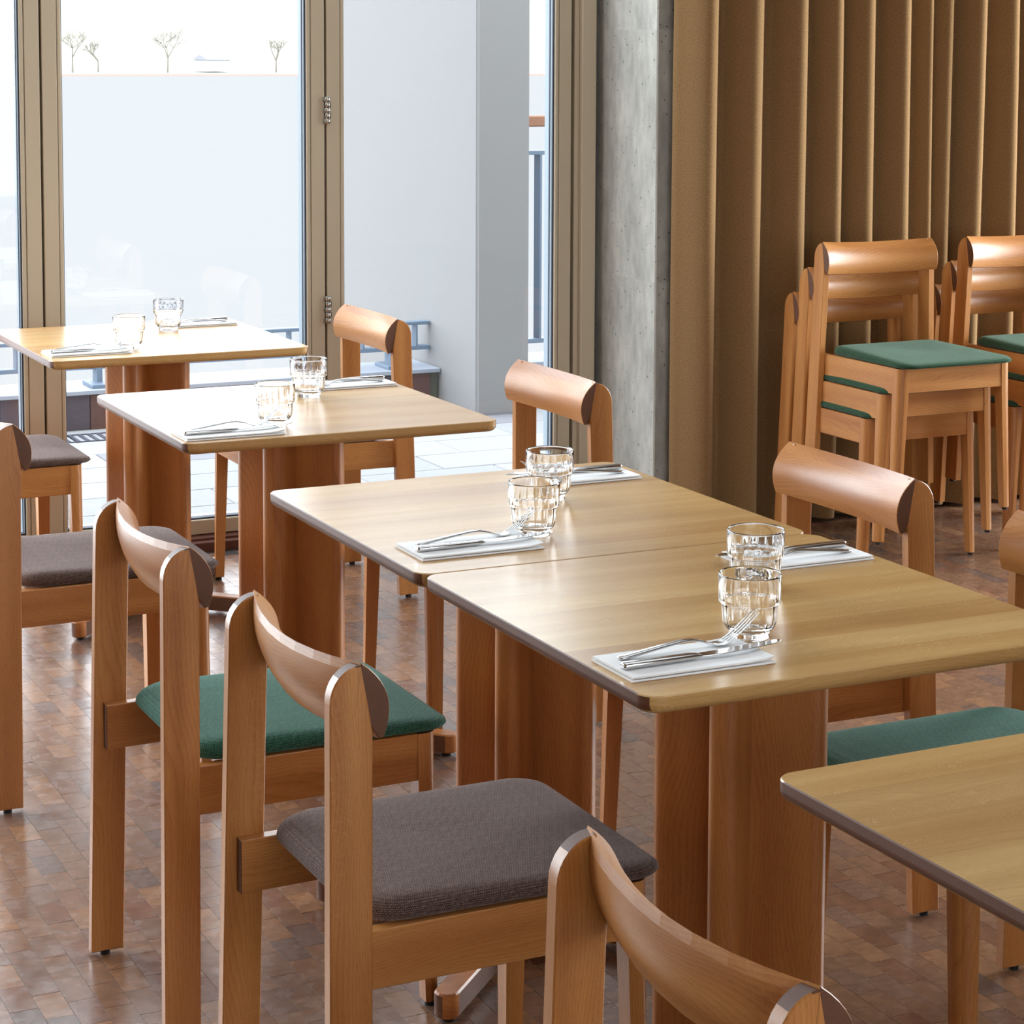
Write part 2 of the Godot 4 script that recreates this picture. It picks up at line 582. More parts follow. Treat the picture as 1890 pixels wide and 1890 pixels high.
func stave(z0: float, z1: float) -> ArrayMesh:
	var h := TABLE_HALF
	var r := 0.028
	var zs := [z0, z1]
	for k in 9:
		for s in [-1.0, 1.0]:
			var z: float = s * (h - r * (1.0 - sin(PI / 2 * k / 8.0)))
			if z > z0 + 1e-4 and z < z1 - 1e-4:
				zs.append(z)
	zs.sort()
	var ds := [0.0015, 0.0, -1.0, 0.0006, 0.0025, 0.005, 0.008, 0.0105, 0.013]
	var mb := MB.new()
	var rings := []
	for z in zs:
		var room := maxf(h - absf(z), 0.0)
		var pts := PackedVector3Array()
		var left := PackedVector3Array()
		for k in ds.size():
			var d: float = ds[k]
			var y := TABLE_H
			if k == 1:
				y = TABLE_H - 0.0015
			elif k == 2:
				d = 0.0
				y = TABLE_H - 0.0115
			elif k > 2:
				d = minf(d, room)
				y = top_y(d) if d > 0.0 else TABLE_H - 0.0115
			else:
				d = minf(d, room)
				y = TABLE_H - 0.0015 + d
			var x := h - d
			var q := absf(z) - (h - r)
			if q > 0.0:
				x = h - r + sqrt(maxf((r - d) * (r - d) - q * q, 0.0))
			pts.push_back(Vector3(x, y, z))
			left.push_back(Vector3(-x, y, z))
		left.reverse()
		pts.append_array(left)
		rings.push_back(pts)
	var gs := [1, 2, 3, 3, 3, 3, 3, 3, -1, 3, 3, 3, 3, 3, 3, 2, 1, -1]
	mb.sweep(rings, gs)
	return wood(mb, 0)

func table(label: String, at: Vector3, turn: float) -> Node3D:
	var o := thing("dining_table", label, "table", at, turn, "square oak tables in a row")
	var edges := [-TABLE_HALF]
	while edges[-1] < TABLE_HALF - 0.15:
		edges.append(edges[-1] + rng.randf_range(0.075, 0.115))
	edges.append(TABLE_HALF)
	for k in edges.size() - 1:
		var st := part("tabletop_stave", stave(edges[k], edges[k + 1]), o, [M["table_oak_%d" % rng.randi_range(0, 3)], M.oak_end])
		st.set_meta("plain", true)
	var w := [M.pedestal_oak, M.oak_end]
	# pedestal: two boards crossing on the diagonals, all long edges rounded
	for k in 3:
		var mb := MB.new()
		var a: float = [-0.125, 0.021, -0.108][k]
		var b: float = [0.125, 0.108, -0.021][k]
		var th := 0.022
		var rings := []
		for y in [0.048, 0.70]:
			var pts := PackedVector3Array()
			var rr := 0.016
			for cnr in [[b, 1, 1], [a, -1, 1], [a, -1, -1], [b, 1, -1]]:
				var rounded: bool = not ((k == 1 and cnr[1] < 0) or (k == 2 and cnr[1] > 0))
				for i in 6:
					var t: float = PI / 2 * i / 5.0
					if (cnr[1] * cnr[2]) < 0:
						t = PI / 2 - t
					var r2: float = rr if rounded else 0.0005
					pts.push_back(Vector3(cnr[0] - cnr[1] * r2 + cnr[1] * cos(t) * r2, y, cnr[2] * (th - r2) + cnr[2] * sin(t) * r2))
			rings.push_back(pts)
		mb.sweep(rings, [1])
		mb.move(Transform3D(Basis(Vector3.UP, -PI / 4 if k == 0 else PI / 4), Vector3.ZERO))
		part("pedestal_board", wood(mb, 1), o, w)
	# crossing bars: feet on the floor, bearers under the top
	for k in 2:
		var mb := MB.new()
		bar(mb, 0.395, 0.0205, 0.0085, 0.050, 0.0)
		mb.move(Transform3D(Basis(Vector3.UP, PI / 4 + k * PI / 2), Vector3.ZERO))
		var foot := part("foot_bar", wood(mb, 0), o, w)
		for s in [-1.0, 1.0]:
			var gb := MB.new()
			gb.cylinder(Basis(Vector3.UP, PI / 4 + k * PI / 2) * Vector3(s * 0.37, 0.0, 0.0), 0.011, 0.0095, 14)
			part("glide", gb.mesh(), foot, [M.rubber])
		var ub := MB.new()
		bar(ub, 0.335, 0.0205, 0.694, 0.7215, 0.012)
		ub.move(Transform3D(Basis(Vector3.UP, PI / 4 + k * PI / 2), Vector3.ZERO))
		part("bearer", wood(ub, 0), o, w)
	return o

func bar(mb: MB, reach: float, half: float, y0: float, y1: float, taper: float) -> void:
	var poly := PackedVector2Array()
	for s in [1.0, -1.0]:
		for i in 9:
			var t := -PI / 2 + PI * i / 8.0
			poly.push_back(Vector2(s * (reach - half + cos(t) * half), s * sin(t) * half))
	var small := inset(poly, 0.003)
	var rings := []
	for st in [[small, y0, 1.0], [poly, y0 + 0.003, 1.0], [poly, y1 - 0.003, 0.0], [small, y1, 0.0]]:
		var pts := PackedVector3Array()
		for q in st[0]:
			pts.push_back(Vector3(q.x, st[1] + st[2] * taper * smoothstep(0.12, reach, absf(q.x)), q.y))
		rings.push_back(pts)
	mb.sweep(rings, [1], true, 1)

# Tumbler: stackable, straight upper half with a ledge, faceted lower half, thick base
var tumbler_mesh: ArrayMesh
func tumbler() -> ArrayMesh:
	if tumbler_mesh:
		return tumbler_mesh
	var outer_ := [[0.0, 0.0018], [0.020, 0.0016], [0.0225, 0.0], [0.0258, 0.0002], [0.0268, 0.0018], [0.0270, 0.0085], [0.0282, 0.0100], [0.0315, 0.0130], [0.0344, 0.0175], [0.0362, 0.0220], [0.0372, 0.0270], [0.0375, 0.0315], [0.0377, 0.0365], [0.0379, 0.0415], [0.0381, 0.0455], [0.0384, 0.0475], [0.0410, 0.0487], [0.0419, 0.0500], [0.0421, 0.0530], [0.0422, 0.0580], [0.0422, 0.0640], [0.0423, 0.0680], [0.0424, 0.0760], [0.0425, 0.0855], [0.0423, 0.0872], [0.0415, 0.0880]]
	var inner_ := [[0.0407, 0.0872], [0.0404, 0.0850], [0.0402, 0.0700], [0.0396, 0.0560], [0.0384, 0.0500], [0.0358, 0.0470], [0.0350, 0.0440], [0.0346, 0.0340], [0.0336, 0.0250], [0.0312, 0.0190], [0.0260, 0.0145], [0.0180, 0.0125], [0.0, 0.0120]]
	var n := 160
	var facets := 20
	var mb := MB.new()
	var rings := []
	for k in outer_.size() + inner_.size():
		var inside := k >= outer_.size()
		var q: Array = inner_[k - outer_.size()] if inside else outer_[k]
		var pts := PackedVector3Array()
		for i in n:
			var t := TAU * i / n
			var r: float = q[0]
			var y: float = q[1]
			if not inside and y > 0.012 and y < 0.067:
				var f := fposmod(t * facets / TAU, 1.0) - 0.5
				var depth := smoothstep(0.012, 0.018, y) * (1.0 - smoothstep(0.058, 0.067, y))
				r -= 0.00085 * depth * exp(-pow(absf(absf(f) - 0.5) / 0.11, 2.0))
				if y < 0.046:
					var rows := fposmod((y - 0.0195) / 0.0095, 1.0)
					r -= 0.0005 * depth * exp(-pow(minf(rows, 1.0 - rows) / 0.16, 2.0))
			pts.push_back(Vector3(cos(t) * r, y, sin(t) * r))
		rings.push_back(pts)
	mb.sweep(rings, [1], false)
	tumbler_mesh = mb.mesh()
	return tumbler_mesh

func glass(label: String, x: float, z: float, turn: float) -> void:
	var o := thing("water_glass", label, "glass", Vector3(x, TABLE_H, z), turn, "empty tumblers on the tables")
	part("tumbler", tumbler(), o, [M.tumbler_glass])

# Napkin folded in two layers, 0.21 x 0.11
func napkin(label: String, x: float, z: float, turn: float) -> void:
	var o := thing("napkin", label, "napkin", Vector3(x, TABLE_H, z), turn, "folded white napkins")
	for k in 2:
		var mb := MB.new()
		var rings := []
		var nx := 14
		for i in nx + 1:
			var u := -1.0 + 2.0 * i / nx
			var lift := (0.0006 + 0.0035 * pow(maxf(0.0, u), 6.0)) * k
			var hz := 0.056 - 0.0012 * k
			var y0 := 0.0003 + k * 0.0034 + lift
			var y1 := y0 + 0.0028
			var pts := PackedVector3Array()
			for q in [[-hz, y0 + 0.0012], [-hz + 0.0012, y0], [hz - 0.001, y0], [hz, y0 + 0.001], [hz, y1 - 0.001], [hz - 0.001, y1], [-hz + 0.0012, y1], [-hz, y1 - 0.001]]:
				pts.push_back(Vector3(u * (0.105 - 0.0015 * k), q[1], q[0]))
			rings.push_back(pts)
		mb.sweep(rings, [1, -1, 1, 1, 1, -1, 1, 1])
		part("fold", mb.mesh(), o, [M.napkin_paper])

# Knife: lies along x with the handle at -x
func knife(label: String, x: float, z: float, turn: float) -> void:
	var o := thing("table_knife", label, "knife", Vector3(x, TABLE_H + 0.0073, z), turn, "steel table knives")
	var mb := MB.new()
	var rings := []
	for st in [[-0.1215, 0.0045, 0.0022], [-0.1205, 0.0072, 0.0040], [-0.117, 0.0080, 0.0046], [-0.06, 0.0078, 0.0044], [-0.022, 0.0072, 0.0040], [-0.012, 0.0062, 0.0030], [-0.006, 0.0055, 0.0018]]:
		rings.push_back(pill(st[0], st[1], st[2], 0.0047))
	mb.sweep(rings, [1])
	part("handle", mb.mesh(), o, [M.steel])
	var bl := MB.new()
	rings = []
	for st in [[-0.008, -0.005, 0.0045, 0.0016], [0.002, -0.0068, 0.0075, 0.0012], [0.02, -0.0075, 0.0095, 0.0010], [0.06, -0.0072, 0.0098, 0.0009], [0.09, -0.0070, 0.0090, 0.0008], [0.107, -0.0066, 0.0060, 0.0007], [0.116, -0.0060, 0.0015, 0.0006], [0.1205, -0.0052, -0.0040, 0.0004]]:
		var pts := PackedVector3Array()
		var lift: float = 0.0047 + 0.004 * smoothstep(0.0, 0.12, st[0])
		for q in [[st[1], -0.5], [st[2] - 0.001, -0.4], [st[2], 0.0], [st[2] - 0.001, 0.4], [st[1], 0.5]]:
			pts.push_back(Vector3(st[0], lift + q[1] * 2.0 * st[3], q[0]))
		rings.push_back(pts)
	bl.sweep(rings, [1, 2, 2, 3, -1])
	part("blade", bl.mesh(), o, [M.steel])

func pill(x: float, hw: float, hh: float, y: float) -> PackedVector3Array:
	var pts := PackedVector3Array()
	for i in 16:
		var t := TAU * i / 16.0
		var c := cos(t)
		var s := sin(t)
		pts.push_back(Vector3(x, y + hh * signf(s) * pow(absf(s), 0.55), hw * signf(c) * pow(absf(c), 0.55)))
	return pts

# Fork: handle at -x resting on its end, tines rising
func fork(label: String, x: float, z: float, turn: float) -> void:
	var o := thing("table_fork", label, "fork", Vector3(x, TABLE_H + 0.0073, z), turn, "steel table forks")
	var mb := MB.new()
	var rings := []
	for st in [[-0.105, 0.0040, 0.0012, 0.0018], [-0.104, 0.0058, 0.0020, 0.0022], [-0.095, 0.0064, 0.0024, 0.0030], [-0.05, 0.0056, 0.0022, 0.0085], [-0.012, 0.0046, 0.0019, 0.0128], [0.005, 0.0038, 0.0017, 0.0128], [0.020, 0.0034, 0.0016, 0.0095], [0.031, 0.0046, 0.0015, 0.0055], [0.040, 0.0088, 0.0012, 0.0030], [0.050, 0.0108, 0.0010, 0.0028], [0.058, 0.0113, 0.0010, 0.0046]]:
		rings.push_back(pill(st[0], st[1], st[2], st[3]))
	mb.sweep(rings, [1])
	part("handle", mb.mesh(), o, [M.steel])
	for k in 4:
		var tb := MB.new()
		rings = []
		var zc := (k - 1.5) * 0.0059
		for st in [[0.054, 0.0036], [0.066, 0.0090], [0.078, 0.0165], [0.090, 0.0255], [0.101, 0.0345], [0.106, 0.0385]]:
			var f := 1.0 - 0.45 * smoothstep(0.08, 0.106, st[0])
			var pts := PackedVector3Array()
			for i in 8:
				var t := TAU * i / 8.0
				pts.push_back(Vector3(st[0], st[1] + sin(t) * 0.0010 * f, zc * (1.0 - 0.06 * f) + cos(t) * 0.0017 * f))
			rings.push_back(pts)
		tb.sweep(rings, [1])
		part("tine", tb.mesh(), o, [M.steel])

func setting(where: String, x: float, z: float, turn: float, napkin_: String, knife_: String, fork_: String) -> void:
	var b := Basis(Vector3.UP, turn)
	napkin(napkin_, x, z, turn)
	var k := b * Vector3(0.022, 0, 0.016)
	knife(knife_, x + k.x, z + k.z, turn + 0.02)
	var f := b * Vector3(0.022, 0, -0.026)
	fork(fork_, x + f.x, z + f.z, turn + 0.045)

# ------------------------------------------------------------------ the setting
func simple_box(called: String, lo: Vector3, hi: Vector3, m: Material, parent: Node3D, ch := 0.0) -> MeshInstance3D:
	var mb := MB.new()
	mb.box(lo, hi, ch)
	return part(called, mb.mesh(), parent, [m])

func project(p: Vector3, cam: Transform3D) -> Vector2:
	var q := cam.affine_inverse() * p
	return PRINCIPAL + Vector2(q.x, -q.y) * FOCAL / -q.z

func make_floor(cam: Transform3D) -> void:
	var f := structure("floor", "floor of end-grain wood blocks in running bond")
	simple_box("subfloor", Vector3(-3.4, -0.2, -6.56), Vector3(7.2, -0.0006, 3.2), M.joint_dark, f)
	var bw := 0.0468
	var bl := 0.0936
	var x_line := 0.8763
	var z_line := -3.8539
	var shown := []
	for i in range(-18, 84):
		for j in range(-27, 36):
			var x := x_line + i * bw
			var z := z_line + (j + (0.5 if posmod(i, 2) == 0 else 0.0)) * bl
			if z < -6.37 or x < 0.0:
				continue
			var q := project(Vector3(x + bw / 2, 0, z + bl / 2), cam)
			if z > -0.9 or q.x < -330 or q.x > 2250 or q.y > 2330:
				continue
			var inside: bool = q.x > 5 and q.x < 1885 and q.y > 900 and q.y < 1885
			shown.append([(1e6 if inside else 0.0) + 1.0 / Vector2(x, z).length(), x, z])
	shown.sort_custom(func(a, b): return a[0] > b[0])
	var variants := []
	for k in 64:
		variants.append(block_mesh(bw, bl, k % 32, k >= 32))
	var rest := MB_uv.new()
	var rr := RandomNumberGenerator.new()
	rr.seed = 1234
	for n in shown.size():
		var v := rr.randi_range(0, 63)
		var dy := rr.randf_range(-0.0002, 0.0002)
		var at := Vector3(shown[n][1], dy, shown[n][2])
		if n < 300:
			var o := part("block", variants[v], f, [M.floor_block])
			o.position = at
		else:
			block_into(rest, at, bw, bl, v % 32, v >= 32)
	var o := part("blocks", rest.mesh(), f, [M.floor_block])
	o.set_meta("kind", "stuff")
	# plain floor of the same blocks' colour where the picture does not reach
	simple_box("floor_slab", Vector3(-3.3, -0.1, -6.40), Vector3(-0.02, -0.0005, 3.1), M.threshold_wood, f)
	simple_box("floor_slab", Vector3(5.0, -0.1, -6.40), Vector3(7.1, -0.0005, 3.1), M.threshold_wood, f)
	simple_box("floor_slab", Vector3(-0.02, -0.1, -0.85), Vector3(5.0, -0.0005, 3.1), M.threshold_wood, f)

class MB_uv:
	var st := SurfaceTool.new()
	func _init() -> void:
		st.begin(Mesh.PRIMITIVE_TRIANGLES)
	func quad(a: Vector3, b: Vector3, c: Vector3, d: Vector3, n: Vector3, ua: Vector2, ub: Vector2, uc: Vector2, ud: Vector2) -> void:
		var q := [a, b, c, a, c, d]
		var u := [ua, ub, uc, ua, uc, ud]
		for i in 6:
			st.set_normal(n); st.set_uv(u[i]); st.add_vertex(q[i])
	func mesh() -> ArrayMesh:
		return st.commit()

func block_into(t: MB_uv, at: Vector3, bw: float, bl: float, cell: int, turned: bool) -> void:
	var g := 0.0004
	var c := 0.00005
	var u0 := Vector2((cell % 8) / 8.0, (cell / 8) / 4.0)
	var us := Vector2(1.0 / 8.0, 1.0 / 4.0)
	var put := func(x: float, z: float) -> Vector2:
		var a := Vector2(clampf(x / bw, 0.02, 0.98), clampf(z / bl, 0.01, 0.99))
		if turned:
			a = Vector2.ONE - a
		return u0 + a * us
	var x0 := g; var x1 := bw - g; var z0 := g; var z1 := bl - g
	var lo := [Vector3(x0, -c - 0.002, z0), Vector3(x1, -c - 0.002, z0), Vector3(x1, -c - 0.002, z1), Vector3(x0, -c - 0.002, z1)]
	var hi := [Vector3(x0 + c, 0, z0 + c), Vector3(x1 - c, 0, z0 + c), Vector3(x1 - c, 0, z1 - c), Vector3(x0 + c, 0, z1 - c)]
	var mid := [Vector3(x0, -c, z0), Vector3(x1, -c, z0), Vector3(x1, -c, z1), Vector3(x0, -c, z1)]
	t.quad(at + hi[0], at + hi[1], at + hi[2], at + hi[3], Vector3.UP, put.call(hi[0].x, hi[0].z), put.call(hi[1].x, hi[1].z), put.call(hi[2].x, hi[2].z), put.call(hi[3].x, hi[3].z))
	var out := [Vector3(0, 0, -1), Vector3(1, 0, 0), Vector3(0, 0, 1), Vector3(-1, 0, 0)]
	for i in 4:
		var j := (i + 1) % 4
		t.quad(at + mid[i], at + mid[j], at + hi[j], at + hi[i], (Vector3.UP + out[i]).normalized(), put.call(mid[i].x, mid[i].z), put.call(mid[j].x, mid[j].z), put.call(hi[j].x, hi[j].z), put.call(hi[i].x, hi[i].z))
		t.quad(at + lo[i], at + lo[j], at + mid[j], at + mid[i], out[i], put.call(mid[i].x, mid[i].z), put.call(mid[j].x, mid[j].z), put.call(mid[j].x, mid[j].z), put.call(mid[i].x, mid[i].z))

func block_mesh(bw: float, bl: float, cell: int, turned: bool) -> ArrayMesh:
	var t := MB_uv.new()
	block_into(t, Vector3.ZERO, bw, bl, cell, turned)
	return t.mesh()

const DOOR_Z := -6.42
const DOOR_TOP := 2.55
func door_leaf(n: int, x0: float, x1: float) -> void:
	var d := structure("door_%d" % n)
	d.name = "door_%d" % n
	var z0 := DOOR_Z - 0.075
	var z1 := DOOR_Z
	var sw := 0.058
	var low := 0.042
	var rail := 0.045
	for s in 2:
		var a := x0 + 0.0035 if s == 0 else x1 - 0.0035 - sw
		var b := a + sw
		# main board of the stile and, towards the pane, a bead behind a fine groove
		var bead := 0.012
		if s == 0:
			simple_box("stile", Vector3(a, low, z0), Vector3(b - bead - 0.0015, DOOR_TOP, z1), M.door_paint, d, 0.002)
			simple_box("bead", Vector3(b - bead, low, z0), Vector3(b, DOOR_TOP, z1 - 0.001), M.door_paint, d, 0.002)
		else:
			simple_box("stile", Vector3(a + bead + 0.0015, low, z0), Vector3(b, DOOR_TOP, z1), M.door_paint, d, 0.002)
			simple_box("bead", Vector3(a, low, z0), Vector3(a + bead, DOOR_TOP, z1 - 0.001), M.door_paint, d, 0.002)
		# reveal: sealing strips and the bright spacer between the panes
		var e := b if s == 0 else a
		var sg := 1.0 if s == 0 else -1.0
		for k in [[0.012, 0.020, 0.004, M.gasket], [0.021, 0.034, 0.0025, M.spacer_metal], [0.035, 0.041, 0.0045, M.gasket], [0.043, 0.075, 0.002, M.spacer_metal]]:
			var xa := minf(e, e + sg * k[2])
			var xb := maxf(e, e + sg * k[2])
			simple_box("seal", Vector3(xa, low + rail, z1 - k[1]), Vector3(xb, DOOR_TOP - 0.08, z1 - k[0]), k[3], d)
	var xa := x0 + 0.0035 + sw
	var xb := x1 - 0.0035 - sw
	simple_box("bottom_rail", Vector3(xa, low, z0), Vector3(xb, low + rail, z1), M.door_paint, d, 0.002)
	simple_box("top_rail", Vector3(xa, DOOR_TOP - 0.08, z0), Vector3(xb, DOOR_TOP, z1), M.door_paint, d, 0.002)
	simple_box("seal", Vector3(xa, low + rail, z1 - 0.041), Vector3(xb, low + rail + 0.005, z1 - 0.012), M.gasket, d)
	simple_box("seal", Vector3(xa, low + rail, z1 - 0.075), Vector3(xb, low + rail + 0.004, z1 - 0.043), M.spacer_metal, d)
	var g := MB.new()
	var zg := z1 - 0.030
	g.box(Vector3(xa - 0.004, low + rail - 0.004, zg - 0.003), Vector3(xb + 0.004, DOOR_TOP - 0.076, zg + 0.003))
	part("pane", g.mesh(), d, [M.window_glass])

func hinge(x: float, y0: float, y1: float, label: String) -> void:
	var o := thing("door_hinge", label, "hinge", Vector3(x, 0, DOOR_Z + 0.0065), 0.0, "steel hinges between the folding doors")
	var h := (y1 - y0) / 5.0
	for k in 5:
		var mb := MB.new()
		mb.cylinder(Vector3(0.004, y0 + k * h + 0.0004, 0), 0.0088, h - 0.0008, 18, 0.0008)
		part("knuckle", mb.mesh(), o, [M.hinge_steel])
		simple_box("leaf", Vector3(-0.009 if k % 2 == 0 else 0.004, y0 + k * h + 0.0005, -0.0062), Vector3(0.004 if k % 2 == 0 else 0.017, y0 + (k + 1) * h - 0.0005, -0.0032), M.hinge_steel, o)

func make_shell() -> void:
	# folding glass front
	var xs := [-2.940, -2.046, -1.152, -0.258, 0.636, 1.5345, 2.4245, 3.2875]
	for k in xs.size() - 1:
		door_leaf(k + 1, xs[k], xs[k + 1])
	hinge(2.4245, 1.303, 1.387, "upper steel hinge where the two folding glass doors meet")
	hinge(2.4245, 0.677, 0.763, "lower steel hinge of the folding glass doors, beside a chair back")
	var tr := structure("trim_1", "threshold and jamb of the folding glass doors")
	simple_box("threshold", Vector3(-3.0, -0.02, -6.58), Vector3(3.40, 0.030, -6.362), M.threshold_wood, tr, 0.003)
	simple_box("threshold_nosing", Vector3(-3.0, -0.02, -6.56), Vector3(3.40, 0.040, -6.385), M.threshold_wood, tr, 0.003)
	simple_box("jamb", Vector3(3.2975, 0.03, -6.54), Vector3(3.3160, 2.62, -6.425), M.door_paint, tr, 0.002)
	simple_box("jamb", Vector3(3.3160, 0.03, -6.54), Vector3(3.3690, 2.62, -6.405), M.door_paint, tr, 0.003)
	simple_box("jamb_gap", Vector3(3.2885, 0.03, -6.54), Vector3(3.3850, 2.62, -6.47), M.gap_dark, tr)
	simple_box("jamb", Vector3(-3.05, 0.03, -6.54), Vector3(-2.945, 2.62, -6.405), M.door_paint, tr, 0.003)
	simple_box("head", Vector3(-3.05, 2.56, -6.54), Vector3(3.40, 2.64, -6.40), M.door_paint, tr, 0.003)
	for k in range(1, 7):
		simple_box("leaf_gap", Vector3(xs[k] - 0.0034, 0.042, -6.49), Vector3(xs[k] + 0.0034, 2.55, -6.46), M.gap_dark, tr)
	# concrete column and walls
	var col := structure("wall_column", "board-marked concrete column beside the curtain")
	simple_box("column", Vector3(3.396, -0.1, -6.60), Vector3(3.95, 2.95, -6.048), M.concrete, col, 0.004)
	var wf := structure("wall_front")
	simple_box("upper_wall", Vector3(-3.2, 2.62, -6.60), Vector3(3.40, 2.95, -6.44), M.plaster, wf)
	simple_box("side_wall", Vector3(3.94, -0.1, -6.60), Vector3(7.2, 2.95, -6.40), M.concrete, wf)
	var wl := structure("wall_left")
	simple_box("wall", Vector3(-3.3, -0.1, -6.6), Vector3(-3.05, 2.95, 3.3), M.plaster, wl)
	var wb := structure("wall_back")
	simple_box("wall", Vector3(-3.3, -0.1, 3.1), Vector3(-1.4, 2.95, 3.3), M.plaster, wb)
	simple_box("wall", Vector3(3.8, -0.1, 3.1), Vector3(7.2, 2.95, 3.3), M.plaster, wb)
	simple_box("wall", Vector3(-1.4, -0.1, 3.1), Vector3(3.8, 0.4, 3.3), M.plaster, wb)
	simple_box("wall", Vector3(-1.4, 2.72, 3.1), Vector3(3.8, 2.95, 3.3), M.plaster, wb)
	var w2 := structure("added_window_2")  # unseen window added behind the camera to go with the back fill
	for x in [-1.4, 0.31, 2.03, 3.74]:
		simple_box("window_post", Vector3(x, 0.4, 3.14), Vector3(x + 0.06, 2.72, 3.22), M.door_paint, w2, 0.002)
	simple_box("window_rail", Vector3(-1.34, 0.4, 3.14), Vector3(3.74, 0.46, 3.22), M.door_paint, w2, 0.002)
	simple_box("window_rail", Vector3(-1.34, 2.66, 3.14), Vector3(3.74, 2.72, 3.22), M.door_paint, w2, 0.002)
	simple_box("pane", Vector3(-1.36, 0.44, 3.177), Vector3(3.76, 2.68, 3.183), M.window_glass, w2)
	# right wall with a tall window
	var wr := structure("wall_right")
	simple_box("wall", Vector3(7.0, -0.1, -6.6), Vector3(7.2, 2.95, -5.7), M.plaster, wr)
	simple_box("wall", Vector3(7.0, -0.1, -2.2), Vector3(7.2, 2.95, 3.3), M.plaster, wr)
	simple_box("wall", Vector3(7.0, -0.1, -5.7), Vector3(7.2, 0.35, -2.2), M.plaster, wr)
	simple_box("wall", Vector3(7.0, 2.65, -5.7), Vector3(7.2, 2.95, -2.2), M.plaster, wr)
	var wi := structure("window_1")
	for z in [-5.7, -4.56, -3.40, -2.26]:
		simple_box("window_post", Vector3(7.04, 0.35, z), Vector3(7.12, 2.65, z + 0.06), M.door_paint, wi, 0.002)
	simple_box("window_rail", Vector3(7.04, 0.35, -5.64), Vector3(7.12, 0.41, -2.26), M.door_paint, wi, 0.002)
	simple_box("window_rail", Vector3(7.04, 2.59, -5.64), Vector3(7.12, 2.65, -2.26), M.door_paint, wi, 0.002)
	simple_box("pane", Vector3(7.077, 0.40, -5.65), Vector3(7.083, 2.60, -2.24), M.window_glass, wi)
	var ce := structure("ceiling")
	simple_box("ceiling_slab", Vector3(-3.3, 2.90, -6.6), Vector3(7.2, 3.1, -4.35), M.ceiling_boards, ce)
	simple_box("ceiling_slab", Vector3(-3.3, 2.90, -1.85), Vector3(7.2, 3.1, 3.3), M.ceiling_boards, ce)
	simple_box("ceiling_slab", Vector3(-3.3, 2.90, -4.35), Vector3(-0.05, 3.1, -1.85), M.ceiling_boards, ce)
	simple_box("ceiling_slab", Vector3(3.45, 2.90, -4.35), Vector3(7.2, 3.1, -1.85), M.ceiling_boards, ce)
	var w3 := structure("added_window_3", "added rooflight over the tables, out of view, made up for the overhead fill")  # invented opening, added out of view to match the overhead fill lamp
	simple_box("added_opal_pane", Vector3(-0.05, 3.06, -4.35), Vector3(3.45, 3.08, -1.85), M.added_opal_pane, w3)
	for x in [0.78, 1.68, 2.58]:
		simple_box("glazing_bar", Vector3(x, 2.98, -4.35), Vector3(x + 0.04, 3.06, -1.85), M.door_paint, w3)

func make_curtain() -> void:
	var o := thing("curtain", "floor-length beige brown wool curtain hanging in deep folds beside the concrete column", "curtain")
	var edges := [3.468, 3.628, 3.792, 3.942, 4.077, 4.215, 4.351, 4.429, 4.518, 4.654]
	while edges[-1] < 6.6:
		edges.append(edges[-1] + rng.randf_range(0.12, 0.155))
	var rings := []
	var ys := [0.012, 0.03, 0.3, 0.8, 1.4, 2.0, 2.6, 2.86]
	for y in ys:
		var front := PackedVector3Array()
		var back := PackedVector3Array()
		for k in edges.size() - 1:
			var w: float = edges[k + 1] - edges[k]
			var amp := 0.062 * clampf(w / 0.15, 0.55, 1.15)
			var n := 14
			for i in n:
				var t := i / float(n)
				# broad rounded crests and tight valleys
				var wave := pow(0.5 - 0.5 * cos(TAU * t), 0.62)
				var x: float = edges[k] + w * (t - 0.16) - 0.012 * (1.0 - y / 2.9) * sin(k * 1.7 + 1.0) - 0.006 * sin(y * 1.3 + k)
				var z := -6.005 + amp * 1.45 * wave * (1.0 + 0.06 * sin(k * 2.3 + y))
				front.push_back(Vector3(x, y, z))
				back.push_back(Vector3(x, y, z - 0.006))
		back.reverse()
		front.append_array(back)
		rings.push_back(front)
	var mb := MB.new()
	mb.sweep(rings, [1], false)
	part("cloth", mb.mesh(), o, [M.curtain_wool])
	simple_box("rail", Vector3(3.42, 2.862, -6.01), Vector3(6.6, 2.90, -5.97), M.gap_dark, o)

